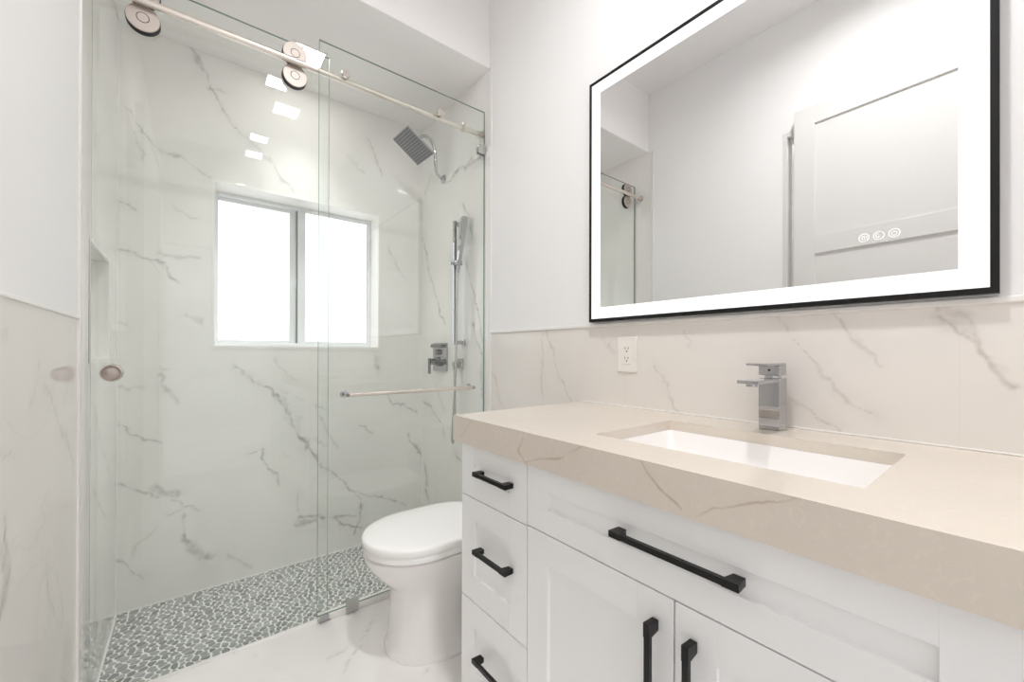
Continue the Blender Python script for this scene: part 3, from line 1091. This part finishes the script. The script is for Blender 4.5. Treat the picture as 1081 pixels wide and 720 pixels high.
# ---------------- outlet
ou = root('wall_outlet', 'white wall outlet with two sockets on the marble tile below the mirror', 'outlet', (XR, .904, 1.115))
oy, oz = .904, 1.116
obj('cover_plate', B(XR - .0065, XR - .0008, oy - .041, oy + .041, oz - .064, oz + .064, bev=.002), 'outlet', ou)
rc = obj('receptacle', B(XR - .0082, XR - .006, oy - .017, oy + .017, oz - .034, oz + .034, bev=.0008), 'outlet', ou)
for s in (-1, 1):
    bm = bmesh.new()
    zc = oz + s * .0175
    for w in (-1, 1):
        box(bm, XR - .0085, XR - .0078, oy + w * .0065 - .0011, oy + w * .0065 + .0011, zc + .001, zc + .009)
    disc(bm, (XR - .0078, oy, zc - .0055), (-1, 0, 0), .0028, .0007, .0002, 14)
    obj('socket', bm, 'slot', rc)

# ---------------- lit mirror
MX = XR - .025
my0, my1, mz0, mz1 = .036, 1.067, 1.2405, 2.168
mi = root('led_mirror', 'large rectangular lit mirror in a thin black frame on the wall above the vanity', 'mirror', (XR, (my0 + my1) / 2, mz0))
fw_ = .012
bm = bmesh.new()
box(bm, MX, XR - .002, my0, my0 + fw_, mz0, mz1)
box(bm, MX, XR - .002, my1 - fw_, my1, mz0, mz1)
box(bm, MX, XR - .002, my0 + fw_, my1 - fw_, mz0, mz0 + fw_)
box(bm, MX, XR - .002, my0 + fw_, my1 - fw_, mz1 - fw_, mz1)
obj('frame', bm, 'black', mi)
bw = .042
x_ = MX + .001
obj('mirror_glass', B(x_, XR - .004, my0 + fw_ + bw, my1 - fw_ - bw, mz0 + fw_ + bw, mz1 - fw_ - bw), 'mirror', mi)
bm = bmesh.new()
a0, a1, b0, b1 = my0 + fw_, my1 - fw_, mz0 + fw_, mz1 - fw_
box(bm, x_, XR - .004, a0, a0 + bw, b0, b1)
box(bm, x_, XR - .004, a1 - bw, a1, b0, b1)
box(bm, x_, XR - .004, a0 + bw, a1 - bw, b0, b0 + bw)
box(bm, x_, XR - .004, a0 + bw, a1 - bw, b1 - bw, b1)
obj('light_band', bm, 'led', mi)
for k, yk in enumerate((.238, .212, .186)):
    bm = bmesh.new()
    xk = x_ - .0006
    torus_ring(bm, (xk, yk, 1.390), (1, 0, 0), .0092, .0006, 28, 6)
    if k == 0:      # wavy heat lines
        for q in (-.003, .001, .005):
            tube(bm, [(xk, yk - q - .001 * math.sin(i * 1.2), 1.385 + i * .0013) for i in range(8)], .0005, 6)
    elif k == 1:    # moon-like arc with a dot
        tube(bm, [(xk, yk + .005 * math.cos(a), 1.390 + .005 * math.sin(a)) for a in [i * .35 - 1.6 for i in range(10)]], .0006, 6)
        disc(bm, (xk + .0003, yk, 1.388), (-1, 0, 0), .0014, .0008, .0002, 12)
    else:           # power sign
        tube(bm, [(xk, yk + .0045 * math.sin(a), 1.3895 + .0045 * math.cos(a)) for a in [.6 + i * .34 for i in range(16)]], .0005, 6)
        tube(bm, [(xk, yk, 1.391), (xk, yk, 1.3955)], .0005, 6)
    obj('touch_icon', bm, 'icon', mi)

# ================================================================ TOILET
TY = 1.475
to = root('toilet', 'white one-piece toilet with closed lid between the vanity and the shower glass', 'toilet', (.86, TY, 0))


def outline(xf, xb, hw, z, n=56, nf=2.1, nb=3.6, split=.42, yo=0):
    xc = xf + (xb - xf) * split
    out = []
    for k in range(n):
        a = 2 * math.pi * k / n
        c, s = math.cos(a), math.sin(a)
        e = nf if c > 0 else nb
        L = (xc - xf) if c > 0 else (xb - xc)
        r = (abs(c) ** e + abs(s) ** e) ** (-1 / e)
        out.append((xc - L * c * r, TY + yo + hw * s * r, z))
    return out


bm = bmesh.new()
R = []
for z, xf, xb, hw, sp in ((0, .580, 1.12, .163, .44), (.010, .578, 1.12, .165, .44), (.022, .584, 1.04, .156, .44), (.035, .590, .90, .146, .50), (.10, .597, .865, .140, .52), (.18, .602, .86, .138, .52), (.228, .602, .87, .140, .52),
                      (.250, .592, .95, .147, .50), (.275, .566, 1.06, .160, .46), (.305, .538, 1.15, .170, .44), (.340, .511, 1.16, .181, .44), (.364, .500, 1.16, .185, .44), (.379, .499, 1.16, .185, .44), (.384, .505, 1.155, .180, .44)):
    R.append(outline(xf, xb, hw, z, split=sp, nf=2.25))
ring_loft(bm, R)
obj('bowl', bm, 'porcelain', to, smooth=True, angle=40)
bm = bmesh.new()
ring_loft(bm, [outline(.503, 1.0, .183, .391), outline(.497, 1.0, .188, .393), outline(.496, 1.0, .189, .4135), outline(.497, 1.0, .188, .415)])
obj('seat', bm, 'seat', to, smooth=True, angle=50)
bm = bmesh.new()
R = []
for s, z in ((.998, .4152), (1.001, .4162), (1.003, .430), (.998, .4365), (.985, .441), (.955, .4435), (.85, .4455), (.6, .4475), (.3, .4485), (.05, .4488)):
    cx_ = .755
    R.append(outline(cx_ - (cx_ - .494) * s, cx_ + (1.012 - cx_) * s, .191 * s, z))
ring_loft(bm, R)
obj('lid', bm, 'seat', to, smooth=True, angle=60)
for s in (-1, 1):
    obj('hinge', tube(bmesh.new(), [(1.015, TY + s * .075 - .022, .412), (1.015, TY + s * .075 + .022, .412)], .0135, 16), 'seat', to, smooth=True)
bm = bmesh.new()
ring_loft(bm, [rrect(1.045, 1.238, TY - .17, TY + .17, .03, z) for z in (.30,)] + [rrect(1.040, 1.238, TY - .178, TY + .178, .03, .40), rrect(1.036, 1.238, TY - .184, TY + .184, .03, .685)])
obj('tank', bm, 'porcelain', to, smooth=True, angle=40)
bm = bmesh.new()
ring_loft(bm, [rrect(1.032, 1.240, TY - .188, TY + .188, .03, .686), rrect(1.030, 1.241, TY - .190, TY + .190, .03, .69), rrect(1.030, 1.241, TY - .190, TY + .190, .03, .71), rrect(1.036, 1.238, TY - .184, TY + .184, .03, .717)])
tl = obj('tank_lid', bm, 'porcelain', to, smooth=True, angle=40)
bm = bmesh.new()
disc(bm, (1.135, TY, .7165), (0, 0, 1), .022, .004, .001, 32)
obj('flush_button', bm, 'chrome', tl, smooth=True)

# ================================================================ SHOWER GLASS
GT = .010
ZR = 2.302                      # rail height
RY = YG + .0215                 # rail axis
SGY = YG + .071                 # sliding glass, middle


def glass_panel(x0, x1, yc, z0, z1, parent):
    bm = bmesh.new()
    box(bm, x0, x1, yc - GT / 2, yc + GT / 2, z0, z1)
    for f in bm.faces:
        f.material_index = 0 if abs(f.normal.y) > .9 else 1
    return obj('glass_pane', bm, ['glass', 'glass_edge'], parent)


fg = root('fixed_glass_panel', 'fixed clear glass shower panel on the right, behind the toilet', 'shower glass', (.84, YG, .009))
glass_panel(.419, XR - .003, YG, .0262, 2.418, fg)
bm = bmesh.new()
box(bm, XR - .045, XR - .001, YG - .016, YG - .0052, 2.185, 2.232, bev=.001)
obj('wall_clamp', bm, 'brushed', fg)
obj('wall_clamp', B(XR - .045, XR - .001, YG + .0052, YG + .016, 2.185, 2.232, bev=.001), 'brushed', fg)
obj('floor_clamp', B(.530, .582, YG - .021, YG - .0112, .0008, .060, bev=.001), 'brushed', fg)
for x in (.522, .975):
    bm = bmesh.new()
    disc(bm, (x, YG - .0052, ZR + .012), (0, -1, 0), .017, .012, .0012, 36)
    disc(bm, (x, YG + .0052, ZR + .002), (0, 1, 0), .009, .0034, .0005, 24)
    obj('standoff_knob', bm, 'nickel', fg, smooth=True)

rl = root('shower_door_rail', 'polished nickel round rail across the top of the shower glass', 'shower rail', (.5, RY, ZR))
bm = bmesh.new()
tube(bm, [(XL + .012, RY, ZR), (XR - .012, RY, ZR)], .0125, 24)
obj('bar', bm, 'bar_nickel', rl, smooth=True)
for x, s in ((XL, 1), (XR, -1)):
    bm = bmesh.new()
    lathe(bm, (x + s * .001, RY, ZR), (s, 0, 0), [(0, .024), (.005, .024), (.007, .018), (.03, .017), (.032, .0135)], 32)
    obj('wall_mount', bm, 'nickel', rl, smooth=True)
bm = bmesh.new()
lathe(bm, (1.115, RY, ZR), (1, 0, 0), [(0, .013), (.001, .018), (.018, .018), (.019, .013)], 28)
disc(bm, (1.1245, RY - .010, ZR + .012), (0, -.6, .8), .009, .012, .001, 20)
obj('stop_collar', bm, 'nickel', rl, smooth=True)

sg = root('sliding_glass_door', 'sliding clear glass shower door on the left, hung on four round rollers', 'shower door', (.11, SGY, ZP))
glass_panel(XL + .006, .476, SGY, -.045, 2.405, sg)


def roller(x, z):
    bm = bmesh.new()
    y1 = SGY - GT / 2 - .0005
    disc(bm, (x, y1, z), (0, -1, 0), .0458, .0215, .001, 48, 0)
    lathe(bm, (x, y1 - .0215, z), (0, -1, 0), [(0, .044), (.0005, .0445), (.004, .0445), (.005, .0435), (.0052, .017), (.0046, .0165), (.0046, .0155), (.0056, .015), (.0056, .0005)], 48, 1)
    torus_ring(bm, (x, y1 - .0267, z), (0, 1, 0), .0162, .0011, 40, 6, 0)
    disc(bm, (x, SGY + GT / 2 + .0005, z), (0, 1, 0), .02, .008, .001, 32, 1)
    return obj('roller_wheel', bm, ['rubber', 'satin'], sg, smooth=True)


for x in (-.128, .337):
    roller(x, ZR + .0455)
    roller(x, ZR - .0455)
bm = bmesh.new()
px, pz = -.2035, 1.05
for s in (-1, 1):
    c0_ = Vector((px, SGY + s * (GT / 2 + .0004), pz))
    disc(bm, c0_, (0, s, 0), .0225, .0012, .0004, 40, 1)
    lathe(bm, c0_, (0, s, 0), [(0, .0222), (.0012, .0222), (.006, .0225), (.0085, .0245), (.0085, .0265), (.005, .0285), (0, .029)], 48, 0)
obj('finger_pull', bm, ['nickel', 'satin'], sg, smooth=True, angle=50)

gd = root('door_floor_guide', 'small chrome floor guide at the bottom corner where the two glass panels meet', 'door guide', (.445, YG + .034, 0))
bm = bmesh.new()
box(bm, .425, .470, YG - .014, YG + .012, .0, .006, bev=.001)
obj('base_plate', bm, 'chrome', gd)
bm = bmesh.new()
box(bm, .425, .462, YG - .014, YG - .0056, .006, .030, bev=.001)
obj('guide_block', bm, 'chrome', gd)

tb = root('towel_bar', 'slim nickel towel bar fixed across the fixed glass panel', 'towel bar', (.81, YG - .06, .94))
bz = .942
by = YG - .055
bm = bmesh.new()
tube(bm, [(.515, by, bz), (1.150, by, bz)], .0085, 20)
obj('bar', bm, 'bar_nickel', tb, smooth=True)
for x in (.520, 1.145):
    bm = bmesh.new()
    lathe(bm, (x, YG - GT / 2 - .0003, bz), (0, -1, 0), [(0, .016), (.004, .0165), (.006, .012), (.008, .0085), (.058, .0085), (.06, .007)], 28)
    obj('post', bm, 'chrome', tb, smooth=True)

# ================================================================ SHOWER FITTINGS on the right wall
sh = root('rain_shower', 'square chrome rain shower head on a curved arm high on the shower wall', 'shower head', (XR, 2.275, 2.22))
hc = Vector((1.037, 2.268, 2.342))
hx = Vector((.838, .033, -.545)).normalized()
hn = Vector((-.546, -.007, -.838)).normalized()
hy = hn.cross(hx).normalized()
RM = Matrix((hx, hy, hn)).transposed().to_4x4()
RM.translation = hc
bm = bmesh.new()
box(bm, -.1, .1, -.1, .1, -.012, -.0005, bev=.001, rot=RM)
box(bm, -.022, .022, -.022, .022, -.022, -.012, bev=.002, rot=RM)
pl = obj('head_plate', bm, 'chrome', sh)
bm = bmesh.new()
box(bm, -.097, .097, -.097, .097, -.0008, .0006, rot=RM)
fc = obj('spray_face', bm, 'nozzle', sh)
bm = bmesh.new()
for i in range(12):
    a = -.088 + i * .016
    box(bm, a - .003, a + .003, -.092, .092, .0006, .002, rot=RM)
obj('nozzle_row', bm, 'nozzle_dark', fc)
back = hc - hn * .024
bm = bmesh.new()
arm = catmull([(XR - .004, 2.275, 2.205), (1.222, 2.275, 2.208), (1.196, 2.273, 2.235), (1.188, 2.272, 2.30), (1.182, 2.272, 2.37), (1.162, 2.271, 2.418), (1.120, 2.270, 2.432), (1.082, 2.269, 2.41), tuple(back)], 8)
tube(bm, arm, .0095, 16)
obj('arm', bm, 'chrome', sh, smooth=True)
bm = bmesh.new()
lathe(bm, (XR - .001, 2.275, 2.205), (-1, 0, 0), [(0, .026), (.004, .0265), (.010, .020), (.016, .013)], 32)
obj('flange', bm, 'chrome', sh, smooth=True)

va = root('shower_valve', 'square chrome shower valve plate with lever and diverter on the tiled shower wall', 'shower valve', (XR, 2.31, 1.095))
vy, vz = 2.308, 1.093
obj('escutcheon', B(XR - .010, XR - .0008, vy - .09, vy + .09, vz - .088, vz + .088, bev=.002), 'chrome', va)
obj('diverter', B(XR - .045, XR - .0095, vy - .055, vy + .055, vz + .058, vz + .080, bev=.0015), 'chrome_dark_refl', va)
bm = bmesh.new()
disc(bm, (XR - .0098, vy + .005, vz - .03), (-1, 0, 0), .030, .022, .002, 32)
disc(bm, (XR - .03, vy + .005, vz - .03), (-1, 0, 0), .019, .045, .002, 28)
disc(bm, (XR - .0098, vy + .012, vz + .03), (-1, 0, 0), .017, .020, .002, 28)
kn = obj('knob', bm, 'chrome_dark_refl', va, smooth=True)
obj('lever', B(XR - .085, XR - .071, vy - .004, vy + .014, vz - .105, vz - .008, bev=.002), 'chrome_dark_refl', kn)

BX, BY = 1.187, 2.034
sb = root('slide_bar', 'upright square chrome slide bar for the hand shower on the tiled shower wall', 'slide bar', (XR, BY, 1.17))
obj('bar', B(BX - .0085, BX + .0085, BY - .0085, BY + .0085, 1.165, 1.872, bev=.0012), 'chrome', sb)
for z in (1.178, 1.855):
    bm = bmesh.new()
    box(bm, BX + .0085, XR - .0008, BY - .011, BY + .011, z - .011, z + .011, bev=.0012)
    box(bm, XR - .008, XR - .0008, BY - .018, BY + .018, z - .018, z + .018, bev=.0012)
    obj('wall_bracket', bm, 'chrome', sb)
bm = bmesh.new()
box(bm, BX - .014, BX + .014, BY - .014, BY + .014, 1.61, 1.645, bev=.0015)
box(bm, BX - .011, BX - .0045, BY - .045, BY - .014, 1.615, 1.641, bev=.0015)
box(bm, BX + .019, BX + .0255, BY - .045, BY - .012, 1.615, 1.641, bev=.0015)
box(bm, BX + .013, BX + .0255, BY - .014, BY - .008, 1.615, 1.641, bev=.0015)
box(bm, BX - .032, BX - .014, BY - .008, BY + .008, 1.62, 1.636, bev=.0015)
obj('slider', bm, 'chrome', sb)

hs = root('hand_shower', 'slim square chrome hand shower resting in the slide bar holder, hose hanging down', 'hand shower', (1.20, 2.0, 1.6))
w0, w1 = Vector((1.192, 2.004, 1.60)), Vector((1.213, 1.968, 1.885))
bm = bmesh.new()
tube(bm, [w0.lerp(w1, t) for t in (0, .12, .3, 1)], [.0085, .0095, .0115, .0135], mi=0, square=True)
obj('wand', bm, 'chrome', hs)
d = (w1 - w0).normalized()
bm = bmesh.new()
tube(bm, [w1 - d * .13 + Vector((-.0118, .004, 0)), w1 - d * .008 + Vector((-.0132, .004, 0))], [.008, .009], square=True)
obj('spray_plate', bm, 'brushed', hs)
bm = bmesh.new()
hose = catmull([tuple(w0 + d * .002), (1.189, 2.010, 1.54), (1.190, 2.018, 1.30), (1.190, 2.022, 1.05), (1.182, 2.024, .85), (1.172, 2.025, .70), (1.170, 2.028, .635), (1.182, 2.036, .607), (1.198, 2.046, .64), (1.204, 2.054, .75), (1.206, 2.06, .90), (1.206, 2.064, 1.02)], 10)
tube(bm, hose, .0065, 14)
obj('hose', bm, 'brushed', hs, smooth=True)
bm = bmesh.new()
disc(bm, w0 + d * .004, -d, .0095, .03, .001, 20)
obj('hose_nut', bm, 'chrome', hs, smooth=True)

el = root('hose_outlet', 'square chrome hose outlet on the shower wall beneath the slide bar', 'hose outlet', (XR, 2.064, 1.055))
bm = bmesh.new()
box(bm, XR - .010, XR - .0008, 2.064 - .028, 2.064 + .028, 1.055 - .030, 1.055 + .030, bev=.0015)
obj('cover_plate', bm, 'chrome', el)
bm = bmesh.new()
box(bm, XR - .056, XR - .010, 2.064 - .012, 2.064 + .012, 1.042, 1.068, bev=.0015)
disc(bm, (1.206, 2.064, 1.042), (0, 0, -1), .0105, .022, .001, 20)
obj('elbow', bm, 'chrome', el)
